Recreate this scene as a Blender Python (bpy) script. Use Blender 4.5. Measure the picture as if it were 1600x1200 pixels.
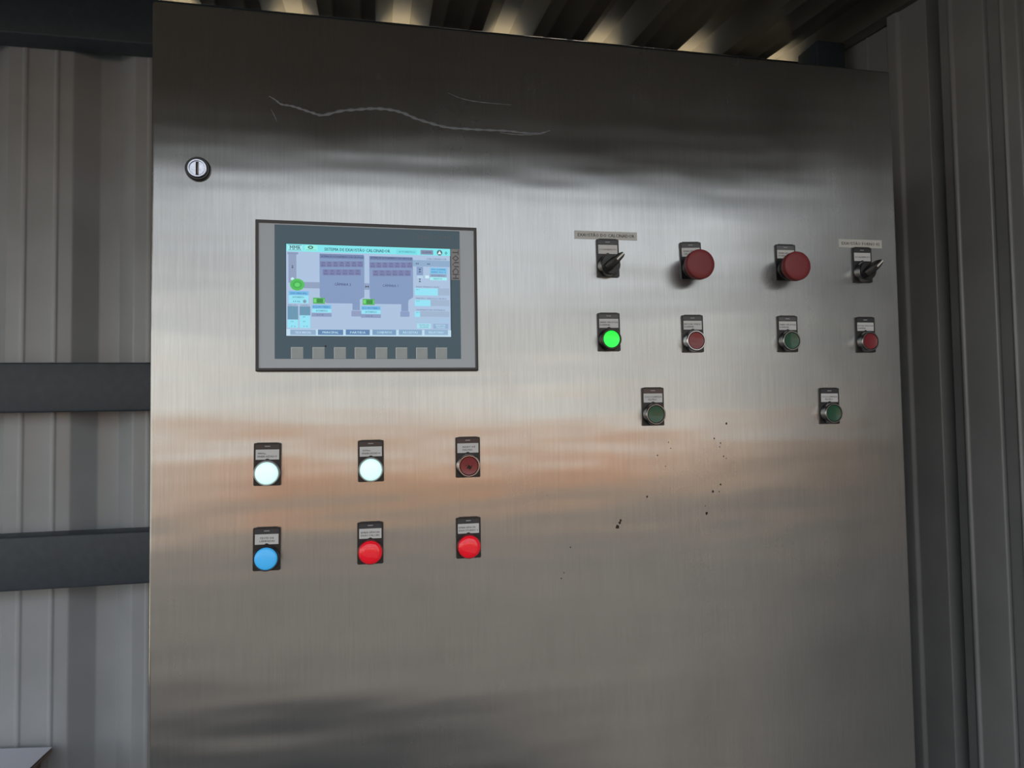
import bpy, bmesh, math, random
from mathutils import Vector, Matrix
random.seed(7)
for o in list(bpy.data.objects): bpy.data.objects.remove(o)
C = bpy.context.scene.collection
S = bpy.context.scene
FLOOR = 1680.0                      # the door's screen corner stands 1680 mm above the floor
def V(x, y, z): return Vector((x/1000, y/1000, (z+FLOOR)/1000))   # mm -> m

# ---------------- camera
cam = bpy.data.objects.new('camera', bpy.data.cameras.new('camera')); C.objects.link(cam)
Rm = Matrix(((0.9803620182842632, 0.19707403003514454, 0.007220788828993583),
             (-0.19660741381762606, 0.979580893889354, -0.04203328632023628),
             (-0.01535701590644187, 0.03978817679463551, 0.9990901175818967)))
right, fwd, up = Rm.col[0], Rm.col[1], Rm.col[2]
M = Matrix((right, up, -fwd)).transposed().to_4x4()
M.translation = V(140.3, -849.6, -233.7)
cam.matrix_world = M
cam.data.sensor_width = 36; cam.data.lens = 36*1055.5/1600
cam.data.clip_start = 0.02; cam.data.clip_end = 300
S.camera = cam

# ---------------- sky, sun, exposure
def srgb(c, k=1.0):
    f = lambda v: (v/12.92 if v <= .04045 else ((v+.055)/1.055)**2.4)
    return tuple(f(v/255)*k for v in c)+(1,)
W = bpy.data.worlds.new('sky'); S.world = W; W.use_nodes = True
wn, wl = W.node_tree.nodes, W.node_tree.links
wn.clear()
wo = wn.new('ShaderNodeOutputWorld'); wb = wn.new('ShaderNodeBackground')
tc = wn.new('ShaderNodeTexCoord'); sx = wn.new('ShaderNodeSeparateXYZ')
wl.new(tc.outputs['Generated'], sx.inputs[0])
rp = wn.new('ShaderNodeValToRGB'); wl.new(sx.outputs['Z'], rp.inputs[0])
e = rp.color_ramp.elements
e[0].position = 0; e[0].color = (.62, .60, .53, 1)
e[1].position = 1; e[1].color = (.33, .42, .56, 1)
m_ = e.new(.12); m_.color = (.70, .70, .66, 1)
m_ = e.new(.35); m_.color = (.62, .66, .69, 1)
mp = wn.new('ShaderNodeMapping'); wl.new(tc.outputs['Generated'], mp.inputs[0]); mp.inputs['Scale'].default_value = (1.6, 1.6, 11)
nz = wn.new('ShaderNodeTexNoise'); wl.new(mp.outputs[0], nz.inputs['Vector']); nz.inputs['Scale'].default_value = 1.3; nz.inputs['Detail'].default_value = 4
cr = wn.new('ShaderNodeMapRange'); wl.new(nz.outputs['Fac'], cr.inputs[0])
cr.inputs[1].default_value = .36; cr.inputs[2].default_value = .64; cr.inputs[3].default_value = .55; cr.inputs[4].default_value = 1.45
mx = wn.new('ShaderNodeVectorMath'); mx.operation = 'SCALE'
wl.new(rp.outputs[0], mx.inputs[0]); wl.new(cr.outputs[0], mx.inputs['Scale'])
wl.new(mx.outputs[0], wb.inputs[0]); wb.inputs[1].default_value = 1.9
wl.new(wb.outputs[0], wo.inputs[0])
sun = bpy.data.objects.new('sun', bpy.data.lights.new('sun', 'SUN')); C.objects.link(sun)
sun.data.energy = 19; sun.data.color = (1, .89, .74); sun.data.angle = math.radians(1)
sun.rotation_euler = Vector((.35, .75, .95)).to_track_quat('Z', 'Y').to_euler()   # sun behind the wall, up to the right
S.view_settings.view_transform = 'Standard'; S.view_settings.look = 'None'
S.view_settings.exposure = 0; S.view_settings.gamma = 1; S.view_settings.use_curve_mapping = False
S.cycles.max_bounces = 8; S.cycles.glossy_bounces = 5; S.cycles.sample_clamp_indirect = 4
S.cycles.caustics_reflective = False; S.cycles.caustics_refractive = False

# ---------------- materials
MAT = {}
def mat(name, col, rough=.5, metal=0, spec=.5, emit=None, es=1.0, noise=0, nscale=20, bump=0, bscale=60, coat=0):
    if name in MAT: return MAT[name]
    m = bpy.data.materials.new(name); m.use_nodes = True; MAT[name] = m
    n, l = m.node_tree.nodes, m.node_tree.links; b = n['Principled BSDF']
    b.inputs['Base Color'].default_value = srgb(col)
    b.inputs['Roughness'].default_value = rough; b.inputs['Metallic'].default_value = metal
    b.inputs['Specular IOR Level'].default_value = spec; b.inputs['Coat Weight'].default_value = coat
    if emit: b.inputs['Emission Color'].default_value = srgb(emit); b.inputs['Emission Strength'].default_value = es
    if noise or bump:
        t = n.new('ShaderNodeTexCoord')
    if noise:
        z = n.new('ShaderNodeTexNoise'); l.new(t.outputs['Object'], z.inputs['Vector']); z.inputs['Scale'].default_value = nscale; z.inputs['Detail'].default_value = 5
        r = n.new('ShaderNodeMapRange'); l.new(z.outputs['Fac'], r.inputs[0]); r.inputs[1].default_value = .3; r.inputs[2].default_value = .7
        r.inputs[3].default_value = 1-noise; r.inputs[4].default_value = 1+noise
        s = n.new('ShaderNodeVectorMath'); s.operation = 'SCALE'; s.inputs[0].default_value = srgb(col)[:3]; l.new(r.outputs[0], s.inputs['Scale'])
        l.new(s.outputs[0], b.inputs['Base Color'])
    if bump:
        z = n.new('ShaderNodeTexNoise'); l.new(t.outputs['Object'], z.inputs['Vector']); z.inputs['Scale'].default_value = bscale; z.inputs['Detail'].default_value = 3
        u = n.new('ShaderNodeBump'); u.inputs['Distance'].default_value = bump; l.new(z.outputs['Fac'], u.inputs['Height']); l.new(u.outputs[0], b.inputs['Normal'])
    return m

def steel():
    m = bpy.data.materials.new('brushed stainless steel'); m.use_nodes = True
    n, l = m.node_tree.nodes, m.node_tree.links; b = n['Principled BSDF']
    t = n.new('ShaderNodeTexCoord')
    def noise(sc, s, det=3, rough=.5):
        a = n.new('ShaderNodeMapping'); a.inputs['Scale'].default_value = sc; l.new(t.outputs['Object'], a.inputs[0])
        z = n.new('ShaderNodeTexNoise'); z.inputs['Scale'].default_value = s; z.inputs['Detail'].default_value = det; z.inputs['Roughness'].default_value = rough
        l.new(a.outputs[0], z.inputs['Vector']); return z.outputs['Fac']
    def rng(x, a, b_, c, d):
        r = n.new('ShaderNodeMapRange'); l.new(x, r.inputs[0])
        for i, v in enumerate((a, b_, c, d)): r.inputs[i+1].default_value = v
        return r.outputs[0]
    def mul(x, y):
        r = n.new('ShaderNodeMath'); r.operation = 'MULTIPLY'; l.new(x, r.inputs[0]); l.new(y, r.inputs[1]); return r.outputs[0]
    grain = rng(noise((1, 1, .03), 420, 4, .7), .25, .75, .915, 1.085)
    smudge = rng(noise((1, 1, 1), 4.5, 6, .6), .3, .7, .93, 1.05)
    k = mul(grain, smudge)
    s = n.new('ShaderNodeVectorMath'); s.operation = 'SCALE'; s.inputs[0].default_value = (.44, .434, .424); l.new(k, s.inputs['Scale'])
    l.new(s.outputs[0], b.inputs['Base Color'])
    b.inputs['Metallic'].default_value = .95
    r1 = rng(noise((1, 1, .6), 7, 5, .6), .3, .7, .2, .3)
    l.new(r1, b.inputs['Roughness'])
    b.inputs['Anisotropic'].default_value = .9
    tg = n.new('ShaderNodeCombineXYZ'); tg.inputs[0].default_value = 1
    l.new(tg.outputs[0], b.inputs['Tangent'])
    wave = noise((.45, 1, 2.6), 2.4, 1, .5)
    wave2 = noise((.7, 1, 4.2), 5.5, 1, .5)
    u = n.new('ShaderNodeBump'); u.inputs['Distance'].default_value = .0032; l.new(wave, u.inputs['Height'])
    u2 = n.new('ShaderNodeBump'); u2.inputs['Distance'].default_value = .0009; l.new(wave2, u2.inputs['Height']); l.new(u.outputs[0], u2.inputs['Normal'])
    l.new(u2.outputs[0], b.inputs['Normal'])
    return m
STEEL = steel()
SHEET = mat('light grey painted sheet', (172, 178, 184), .24, spec=.35, noise=.06, nscale=9, bump=.0006, bscale=14)
ROOF = mat('roof sheet underside', (104, 101, 93), .55, noise=.12, nscale=7)
GIRT = mat('dark blue grey paint', (62, 72, 82), .5, noise=.12, nscale=60, bump=.0004, bscale=260)
BLACK = mat('black plastic', (24, 23, 26), .38, noise=.1, nscale=200)
CHROME = mat('chrome', (205, 205, 208), .14, 1)
SATIN = mat('satin nickel ring', (150, 150, 150), .25, 1)
CARD = mat('white label card', (205, 206, 206), .45)
INK = mat('black print', (26, 26, 30), .6)
CLEAR = mat('dark glossy window strip', (62, 62, 66), .12)
PLASTIC_G = mat('grey front film', (184, 192, 200), .42)
FILM_D = mat('dark slate front film', (72, 104, 122), .3)
FRAME_D = mat('charcoal frame', (62, 58, 62), .45)

# ---------------- helpers
def link(name, me, m=None, parent=None, loc=None):
    o = bpy.data.objects.new(name, me); C.objects.link(o)
    if m and me and not me.materials: me.materials.append(m)
    if parent: o.parent = parent
    if loc is not None: o.location = loc
    return o
def tag(o, label=None, cat=None, group=None, kind=None):
    if label: o['label'] = label
    if cat: o['category'] = cat
    if group: o['group'] = group
    if kind: o['kind'] = kind
    return o
def thing(name, loc, label, cat, group=None):
    o = bpy.data.objects.new(name, None); C.objects.link(o); o.location = loc; o.empty_display_size = .05
    return tag(o, label, cat, group)
def tomesh(bm, name, smooth=False):
    me = bpy.data.meshes.new(name); bmesh.ops.recalc_face_normals(bm, faces=bm.faces[:]); bm.to_mesh(me); bm.free()
    if smooth:
        for p in me.polygons: p.use_smooth = True
        me.set_sharp_from_angle(angle=math.radians(38))
    return me
def box(bm, x0, x1, y0, y1, z0, z1, bev=0, seg=2):     # local mm
    r = bmesh.ops.create_cube(bm, size=1)
    vs = r['verts']
    for v in vs:
        v.co = Vector(((x0 if v.co.x < 0 else x1)/1000, (y0 if v.co.y < 0 else y1)/1000, (z0 if v.co.z < 0 else z1)/1000))
    if bev:
        es = list({e for v in vs for e in v.link_edges})
        bmesh.ops.bevel(bm, geom=es, offset=bev/1000, segments=seg, affect='EDGES', profile=.5)
def boxmesh(name, *a, bev=0, seg=2):
    bm = bmesh.new(); box(bm, *a, bev=bev, seg=seg); return tomesh(bm, name, bev > 0)
def rrect(bm, x0, x1, y0, y1, z0, z1, r=2, n=4):       # plate with rounded vertical corners, thin along y
    pts = []
    for cx, cz, a0 in ((x1-r, z1-r, 0), (x0+r, z1-r, 90), (x0+r, z0+r, 180), (x1-r, z0+r, 270)):
        for i in range(n+1):
            a = math.radians(a0+90*i/n); pts.append((cx+r*math.cos(a), cz+r*math.sin(a)))
    f = [bm.verts.new((x/1000, y0/1000, z/1000)) for x, z in pts]; k = [bm.verts.new((x/1000, y1/1000, z/1000)) for x, z in pts]
    bm.faces.new(f); bm.faces.new(k[::-1]); N = len(pts)
    for i in range(N): bm.faces.new((f[i], k[i], k[(i+1) % N], f[(i+1) % N]))
def lathe(profile, name, n=40, smooth=True):          # (radius, height towards the viewer) in mm
    bm = bmesh.new(); rings = []
    for r, h in profile:
        if r < .01: rings.append([bm.verts.new((0, -h/1000, 0))]); continue
        rings.append([bm.verts.new((r/1000*math.cos(2*math.pi*i/n), -h/1000, r/1000*math.sin(2*math.pi*i/n))) for i in range(n)])
    for a, b in zip(rings, rings[1:]):
        for i in range(n):
            j = (i+1) % n
            if len(a) == 1: bm.faces.new((a[0], b[i], b[j]))
            elif len(b) == 1: bm.faces.new((a[i], b[0], a[j]))
            else: bm.faces.new((a[i], b[i], b[j], a[j]))
    return tomesh(bm, name, smooth)
def text_bm(bm, s, x0, x1, zc, h, y, idx=0, vertical=False, bold=.05):
    """letters laid flat on a plane facing -y, fitted to the width x0..x1 and height h (mm)"""
    cu = bpy.data.curves.new('t', 'FONT'); cu.body = s; cu.resolution_u = 1; cu.size = 1
    ob = bpy.data.objects.new('t', cu); C.objects.link(ob)
    bpy.context.view_layer.update()
    me = bpy.data.meshes.new_from_object(ob.evaluated_get(bpy.context.evaluated_depsgraph_get()))
    bpy.data.objects.remove(ob); bpy.data.curves.remove(cu)
    xs = [v.co.x for v in me.vertices]
    if not xs: return
    a, b = min(xs), max(xs); capb, capt = 0.0, .70
    off = len(bm.verts)
    vs = []
    for v in me.vertices:
        u = (v.co.x-a)/(b-a); w = (v.co.y-capb)/(capt-capb)-.5
        if vertical: p = (zc+w*h, y, x0+u*(x1-x0))
        else: p = (x0+u*(x1-x0), y, zc+w*h)
        vs.append(p)
    for sh in ((0, 0), (bold*h, -.004)) if bold else ((0, 0),):      # a second, shifted copy thickens the strokes
        vv = [bm.verts.new(Vector((p[0]+(0 if vertical else sh[0]), p[1]+sh[1], p[2]+(sh[0] if vertical else 0)))/1000) for p in vs]
        for p in me.polygons:
            try: f = bm.faces.new([vv[i] for i in p.vertices]); f.material_index = idx
            except ValueError: pass
    bpy.data.meshes.remove(me)

# ---------------- the setting
def sheet_mesh(pts, length, name, axis):
    """corrugated sheet: pts = profile (u, depth), extruded along its length, 0.8 mm thick"""
    bm = bmesh.new(); t = .8
    a = []
    for u, d in pts: a.append((u, d))
    rows = []
    for L in (0, length):
        for dd in (0, t):
            rows.append([bm.verts.new(axis(u, d+dd, L)) for u, d in a])
    n = len(a)
    f0, b0, f1, b1 = rows
    for i in range(n-1):
        bm.faces.new((f0[i], f0[i+1], f1[i+1], f1[i])); bm.faces.new((b0[i+1], b0[i], b1[i], b1[i+1]))
        bm.faces.new((f0[i], b0[i], b0[i+1], f0[i+1])); bm.faces.new((f1[i], f1[i+1], b1[i+1], b1[i]))
    bm.faces.new((f0[0], f1[0], b1[0], b0[0])); bm.faces.new((f0[-1], b0[-1], b1[-1], f1[-1]))
    return tomesh(bm, name, True)
def profile(u0, u1, phase, depth=38, r=1.6):
    """trapezoid profile, 245 pitch: 124 near flat with two stiffeners, webs, 41 far flat"""
    base = [(0, 0), (26, 0), (29, -r*2), (35, -r*2), (38, 0), (87, 0), (90, -r*2), (95, -r*2), (98, 0), (124, 0), (164, depth), (205, depth)]
    out = []
    k = math.floor((u0-phase)/245)-1
    while phase+k*245 < u1+245:
        for a, d in base: out.append((phase+k*245+a, d))
        k += 1
    res = []
    for (a, d), (b, e) in zip(out, out[1:]):
        for q in (u0, u1):
            if a < q < b: res.append((q, d+(e-d)*(q-a)/(b-a)))
        if u0 <= b <= u1: res.append((b, e))
    return sorted(set(res))
def rounded(pr, r=3.5, n=3):
    out = [pr[0]]
    for a, b, c in zip(pr, pr[1:], pr[2:]):
        A, B, D = Vector(a), Vector(b), Vector(c); u, v = A-B, D-B
        rr = min(r, u.length*.45, v.length*.45); p, q = B+u.normalized()*rr, B+v.normalized()*rr
        for i in range(n+1):
            t = i/n; w = p*(1-t)**2+B*2*t*(1-t)+q*t*t; out.append((w.x, w.y))
    out.append(pr[-1]); return out
WALL_Y = 738
wall = thing('wall_back', V(0, WALL_Y, -FLOOR), None, None); wall['kind'] = 'structure'
wall['label'] = 'light grey corrugated metal sheeting behind the steel cabinet'
x = -619-980
edges = [-1599, -619-0, -619+980, 1300]
for i, (a, b) in enumerate(zip(edges, edges[1:])):
    me = sheet_mesh(rounded(profile(a, b, -619)), FLOOR+655, 'sheet', lambda u, d, L: Vector((u/1000, (d)/1000, L/1000)))
    link('corrugated_sheet', me, SHEET, wall, (0, (-.0006 if i % 2 else 0), 0))
# roof: low flats 125 wide rest on the top girt; ribs open upwards, falling towards the camera
SL = .12
roof = thing('ceiling', V(0, 0, 0), None, None); roof['kind'] = 'structure'; roof['label'] = 'dark underside of the corrugated roof over the cabinet'
roof.location = (0, 0, 0)
def roof_axis(u, d, L):
    y = -780+L
    return V(u, y, 656.5+SL*(y-690)+d)
redges = [-3600, -2580, -1600, -600, 336, 1300]  # leftmost sheets, out of view, added to block sky light from the left
for i, (a, b) in enumerate(zip(redges, redges[1:])):
    me = sheet_mesh(profile(a, b+(12 if i == 3 else 0), 20.5, 40, .8), 1000+860, 'sheet', roof_axis)
    link('roof_sheet', me, ROOF, roof, (0, 0, .0012*(i % 2)))
yd = link('rear_yard', boxmesh('yard', -6000, 8000, 800, 9000, 0, 12), mat('pale sand', (214, 200, 170), .9, noise=.1, nscale=1)); yd['kind'] = 'structure'; yd['label'] = 'pale sunlit ground behind the back wall'
# right wall: pressed sheeting, shallow folds, a deep dark groove
XR = 1255
rp_ = [(-770, 0), (-560, 0), (-556, 4), (-552, 0), (-420, 0), (-415, 5), (-410, 0), (-300, 0), (-296, 5), (-292, 0), (-150, 0), (-146, 5), (-142, 0), (0, 0), (4, 6), (8, 0), (30, 0), (34, -4), (38, 0),
       (100, 0), (108, 0), (112, 7), (116, 7), (119, 0), (143, 0), (147, -4), (151, 0), (176, 0), (179, 8), (181, 8), (184, 0), (250, 0), (253, -4), (258, -4), (261, 0), (283, 0),
       (285, 85), (318, 85), (320, 6), (390, 6), (396, 0), (421, 0), (424, 30), (452, 30), (455, 36), (458, 30), (514, 30), (517, 26), (520, 30), (560, 30), (737, 30)]
wr = thing('wall_right', V(XR, 0, -FLOOR), None, None); wr['kind'] = 'structure'; wr['label'] = 'grey folded metal side wall to the right of the cabinet'
for a, b in ((-770, 108), (108, 737)):
    pr = [p for p in rp_ if a <= p[0] <= b]
    me = sheet_mesh(rounded(pr, 2.5), FLOOR+760, 'sheet', lambda u, d, L: Vector((d/1000, u/1000, L/1000)))
    link('folded_sheet', me, mat('grey painted side sheet', (156, 157, 158), .34, noise=.1, nscale=6, bump=.0006, bscale=12), wr)
fl = link('floor', boxmesh('floor', -8000, 10000, -17000, 9000, -FLOOR-60, -FLOOR), mat('grey concrete', (62, 62, 62), .8, noise=.15, nscale=1.2)); fl.location.z = FLOOR/1000; fl['kind'] = 'structure'
fl['label'] = 'grey concrete yard floor'
def girt(z0, z1, label, y1=737, y0=677, x0=-1600, x1=1252):
    t = tag(link('wall_girt', boxmesh('girt', x0, x1, y0-707, y1-707, z0, z1, bev=4, seg=3), GIRT), label, 'girt', 'steel tubes across the back wall')
    t.location = V(0, 707, 0)
    return t
girt(556, 656, 'uppermost dark steel girt under the roof edge, left of the cabinet')
girt(-222, -121, 'middle dark blue-grey steel girt level with the screen bottom')
girt(-577, -470, 'lowest blue-grey steel girt near the bottom left')
post = tag(link('corner_post', boxmesh('post', -38, 38, -38, 38, 0, FLOOR+640, bev=4, seg=3), GIRT), 'dark steel corner post behind the top right corner of the cabinet', 'post'); post.location = V(1215, 590, -FLOOR)

SCREEN = [
    ('R', 35.1, -139.6, 232.6, -34.9, (170, 194, 224), 1),
    ('R', 35.2, -37.3, 233.0, -28.3, (125, 232, 240), 2),
    ('R', 35.2, -139.7, 233.0, -131.5, (190, 222, 240), 2),
    ('R', 36.5, -36.5, 54.0, -29.3, (160, 240, 246), 3),
    ('R', 37.7, -30.0, 53.1, -29.5, (40, 80, 90), 4),
    ('R', 37.7, -36.0, 53.1, -35.5, (60, 100, 110), 4),
    ('T', 'MMR', 39.4, 51.9, -32.7, 4.68, (40, 90, 95), 4),
    ('R', 56.6, -36.3, 71.4, -29.1, (145, 244, 232), 3),
    ('E', 63.5, -31.8, 3.2, 2.0, (50, 95, 85), 4),
    ('E', 63.5, -31.8, 1.6, 0.9, (150, 240, 225), 5),
    ('R', 57.9, -35.2, 70.4, -34.9, (60, 120, 110), 4),
    ('T', 'SISTEMA DE EXAUSTÃO CALCINADOR', 79.6, 158.2, -33.5, 3.78, (22, 62, 84), 4),
    ('R', 165.8, -36.8, 191.3, -30.8, (115, 222, 232), 3),
    ('T', 'AUTOMÁTICO', 169.0, 189.1, -33.8, 1.98, (50, 130, 150), 4),
    ('R', 195.9, -36.4, 211.6, -30.6, (128, 140, 172), 3),
    ('T', 'ALARMES', 197.7, 209.7, -33.5, 2.16, (70, 82, 120), 4),
    ('E', 219.6, -33.6, 3.4, 3.5, (70, 90, 100), 4),
    ('P', [(217.1, -35.6), (222.0, -35.4), (219.6, -31.0)], (220, 240, 245), 5),
    ('T', '0', 226.1, 229.1, -33.7, 3.96, (30, 70, 90), 4),
    ('R', 37.7, -75.5, 46.9, -39.5, (140, 158, 190), 2),
    ('R', 36.7, -40.9, 49.0, -38.4, (132, 150, 184), 3),
    ('P', [(41.1, -54.5), (43.8, -54.4), (42.4, -55.7)], (40, 50, 70), 3),
    ('P', [(41.1, -57.5), (43.8, -57.5), (42.4, -55.7)], (40, 50, 70), 3),
    ('R', 53.5, -81.8, 74.0, -74.3, (140, 158, 190), 2),
    ('P', [(73.8, -39.6), (127.1, -40.6), (126.8, -91.5), (121.4, -94.3), (121.4, -99.5), (81.9, -99.6), (74.0, -91.7)], (126, 151, 192), 2),
    ('P', [(133.0, -40.7), (186.3, -41.0), (186.2, -90.4), (180.5, -94.2), (179.7, -99.4), (136.5, -99.6), (133.2, -91.4)], (126, 151, 192), 2),
    ('R', 74.2, -44.7, 126.5, -39.2, (108, 128, 172), 3),
    ('T', 'SISTEMA DE ACIONAMENTO DAS VÁLVULAS', 75.6, 125.8, -42.4, 1.98, (40, 52, 100), 4),
    ('R', 133.5, -45.1, 185.7, -40.3, (108, 128, 172), 3),
    ('T', 'SISTEMA DE ACIONAMENTO DAS VÁLVULAS', 134.4, 185.0, -42.3, 1.98, (40, 52, 100), 4),
    ('R', 74.8, -55.5, 81.6, -48.6, (114, 122, 168), 3),
    ('T', '01', 76.9, 79.4, -50.4, 1.44, (48, 52, 110), 4),
    ('T', '00,0', 76.0, 80.4, -53.5, 1.44, (48, 52, 110), 4),
    ('R', 133.6, -55.0, 140.6, -48.0, (114, 122, 168), 3),
    ('T', '01', 135.8, 138.3, -49.8, 1.44, (48, 52, 110), 4),
    ('T', '00,0', 134.8, 139.3, -52.9, 1.44, (48, 52, 110), 4),
    ('R', 82.0, -55.3, 88.8, -48.4, (114, 122, 168), 3),
    ('T', '02', 84.1, 86.6, -50.2, 1.44, (48, 52, 110), 4),
    ('T', '00,0', 83.3, 87.6, -53.3, 1.44, (48, 52, 110), 4),
    ('R', 141.0, -54.8, 148.0, -47.8, (114, 122, 168), 3),
    ('T', '02', 143.2, 145.7, -49.6, 1.44, (48, 52, 110), 4),
    ('T', '00,0', 142.3, 146.8, -52.7, 1.44, (48, 52, 110), 4),
    ('R', 89.3, -55.1, 96.1, -48.2, (114, 122, 168), 3),
    ('T', '03', 91.4, 93.8, -50.0, 1.44, (48, 52, 110), 4),
    ('T', '00,0', 90.5, 94.9, -53.1, 1.44, (48, 52, 110), 4),
    ('R', 148.5, -54.6, 155.5, -47.6, (114, 122, 168), 3),
    ('T', '03', 150.6, 153.2, -49.4, 1.44, (48, 52, 110), 4),
    ('T', '00,0', 149.7, 154.2, -52.5, 1.44, (48, 52, 110), 4),
    ('R', 96.5, -54.9, 103.4, -47.9, (114, 122, 168), 3),
    ('T', '04', 98.7, 101.1, -49.8, 1.44, (48, 52, 110), 4),
    ('T', '00,0', 97.8, 102.2, -52.9, 1.44, (48, 52, 110), 4),
    ('R', 155.9, -54.4, 163.0, -47.3, (114, 122, 168), 3),
    ('T', '04', 158.1, 160.7, -49.2, 1.44, (48, 52, 110), 4),
    ('T', '00,0', 157.2, 161.7, -52.3, 1.44, (48, 52, 110), 4),
    ('R', 103.8, -54.7, 110.7, -47.7, (114, 122, 168), 3),
    ('T', '05', 106.0, 108.4, -49.6, 1.44, (48, 52, 110), 4),
    ('T', '00,0', 105.1, 109.5, -52.7, 1.44, (48, 52, 110), 4),
    ('R', 163.4, -54.2, 170.5, -47.1, (114, 122, 168), 3),
    ('T', '05', 165.6, 168.2, -49.0, 1.44, (48, 52, 110), 4),
    ('T', '00,0', 164.7, 169.2, -52.1, 1.44, (48, 52, 110), 4),
    ('R', 111.2, -54.5, 118.1, -47.5, (114, 122, 168), 3),
    ('T', '06', 113.3, 115.8, -49.4, 1.44, (48, 52, 110), 4),
    ('T', '00,0', 112.4, 116.8, -52.5, 1.44, (48, 52, 110), 4),
    ('R', 171.0, -54.0, 178.1, -46.9, (114, 122, 168), 3),
    ('T', '06', 173.2, 175.7, -48.8, 1.44, (48, 52, 110), 4),
    ('T', '00,0', 172.2, 176.8, -51.9, 1.44, (48, 52, 110), 4),
    ('R', 118.5, -54.3, 125.4, -47.3, (114, 122, 168), 3),
    ('T', '07', 120.6, 123.1, -49.1, 1.44, (48, 52, 110), 4),
    ('T', '00,0', 119.7, 124.2, -52.3, 1.44, (48, 52, 110), 4),
    ('R', 178.5, -53.8, 185.6, -46.7, (114, 122, 168), 3),
    ('T', '07', 180.7, 183.3, -48.6, 1.44, (48, 52, 110), 4),
    ('T', '00,0', 179.8, 184.4, -51.7, 1.44, (48, 52, 110), 4),
    ('R', 77.7, -65.5, 84.9, -58.3, (114, 122, 168), 3),
    ('T', '08', 79.8, 82.3, -60.1, 1.44, (48, 52, 110), 4),
    ('T', '00,0', 78.9, 83.3, -63.5, 1.44, (48, 52, 110), 4),
    ('R', 137.1, -65.0, 144.4, -57.6, (114, 122, 168), 3),
    ('T', '08', 139.3, 141.8, -59.5, 1.44, (48, 52, 110), 4),
    ('T', '00,0', 138.3, 142.8, -63.0, 1.44, (48, 52, 110), 4),
    ('R', 85.2, -65.4, 92.4, -58.1, (114, 122, 168), 3),
    ('T', '09', 87.3, 89.8, -59.9, 1.44, (48, 52, 110), 4),
    ('T', '00,0', 86.4, 90.8, -63.4, 1.44, (48, 52, 110), 4),
    ('R', 144.8, -64.8, 152.2, -57.4, (114, 122, 168), 3),
    ('T', '09', 147.0, 149.5, -59.3, 1.44, (48, 52, 110), 4),
    ('T', '00,0', 146.0, 150.5, -62.8, 1.44, (48, 52, 110), 4),
    ('R', 92.7, -65.2, 99.9, -57.9, (114, 122, 168), 3),
    ('T', '10', 94.8, 97.3, -59.7, 1.44, (48, 52, 110), 4),
    ('T', '00,0', 93.9, 98.3, -63.2, 1.44, (48, 52, 110), 4),
    ('R', 152.5, -64.6, 159.9, -57.2, (114, 122, 168), 3),
    ('T', '10', 154.7, 157.2, -59.1, 1.44, (48, 52, 110), 4),
    ('T', '00,0', 153.8, 158.3, -62.6, 1.44, (48, 52, 110), 4),
    ('R', 100.3, -65.0, 107.5, -57.7, (114, 122, 168), 3),
    ('T', '11', 102.4, 104.8, -59.5, 1.44, (48, 52, 110), 4),
    ('T', '00,0', 101.5, 105.9, -63.0, 1.44, (48, 52, 110), 4),
    ('R', 160.3, -64.4, 167.7, -57.0, (114, 122, 168), 3),
    ('T', '11', 162.5, 165.0, -58.9, 1.44, (48, 52, 110), 4),
    ('T', '00,0', 161.5, 166.1, -62.4, 1.44, (48, 52, 110), 4),
    ('R', 107.8, -64.8, 115.1, -57.5, (114, 122, 168), 3),
    ('T', '12', 110.0, 112.4, -59.3, 1.44, (48, 52, 110), 4),
    ('T', '00,0', 109.1, 113.5, -62.8, 1.44, (48, 52, 110), 4),
    ('R', 168.1, -64.2, 175.5, -56.8, (114, 122, 168), 3),
    ('T', '12', 170.3, 172.8, -58.7, 1.44, (48, 52, 110), 4),
    ('T', '00,0', 169.3, 173.9, -62.2, 1.44, (48, 52, 110), 4),
    ('R', 115.4, -64.6, 122.7, -57.3, (114, 122, 168), 3),
    ('T', '13', 117.6, 120.0, -59.1, 1.44, (48, 52, 110), 4),
    ('T', '00,0', 116.7, 121.1, -62.6, 1.44, (48, 52, 110), 4),
    ('R', 175.9, -64.0, 183.4, -56.6, (114, 122, 168), 3),
    ('T', '13', 178.1, 180.6, -58.5, 1.44, (48, 52, 110), 4),
    ('T', '00,0', 177.1, 181.7, -62.0, 1.44, (48, 52, 110), 4),
    ('T', 'CÂMARA 2', 91.1, 110.9, -76.2, 3.06, (48, 66, 112), 4),
    ('T', 'CÂMARA 1', 148.8, 167.8, -76.6, 3.06, (60, 84, 128), 4),
    ('R', 126.8, -82.3, 133.1, -74.2, (140, 160, 195), 2),
    ('P', [(128.3, -76.8), (128.2, -80.0), (130.2, -78.3)], (25, 35, 50), 4),
    ('P', [(132.2, -76.8), (132.2, -79.9), (130.2, -78.3)], (25, 35, 50), 4),
    ('R', 112.5, -107.7, 121.4, -99.0, (126, 151, 192), 2),
    ('R', 111.2, -115.4, 123.1, -108.4, (140, 155, 192), 2),
    ('R', 171.5, -108.2, 180.0, -99.1, (126, 151, 192), 2),
    ('R', 170.2, -115.0, 181.4, -108.5, (134, 155, 196), 2),
    ('R', 186.2, -51.5, 232.3, -43.7, (138, 170, 204), 2),
    ('T', 'CALCINADOR', 203.2, 228.2, -41.8, 2.34, (110, 130, 155), 4),
    ('T', '44', 189.3, 193.4, -48.1, 2.34, (50, 75, 110), 4),
    ('T', '44', 203.5, 207.4, -48.3, 2.34, (50, 75, 110), 4),
    ('R', 190.7, -62.7, 198.8, -51.9, (128, 155, 196), 3),
    ('P', [(193.3, -54.6), (196.2, -54.5), (194.7, -56.8)], (45, 65, 100), 4),
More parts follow.
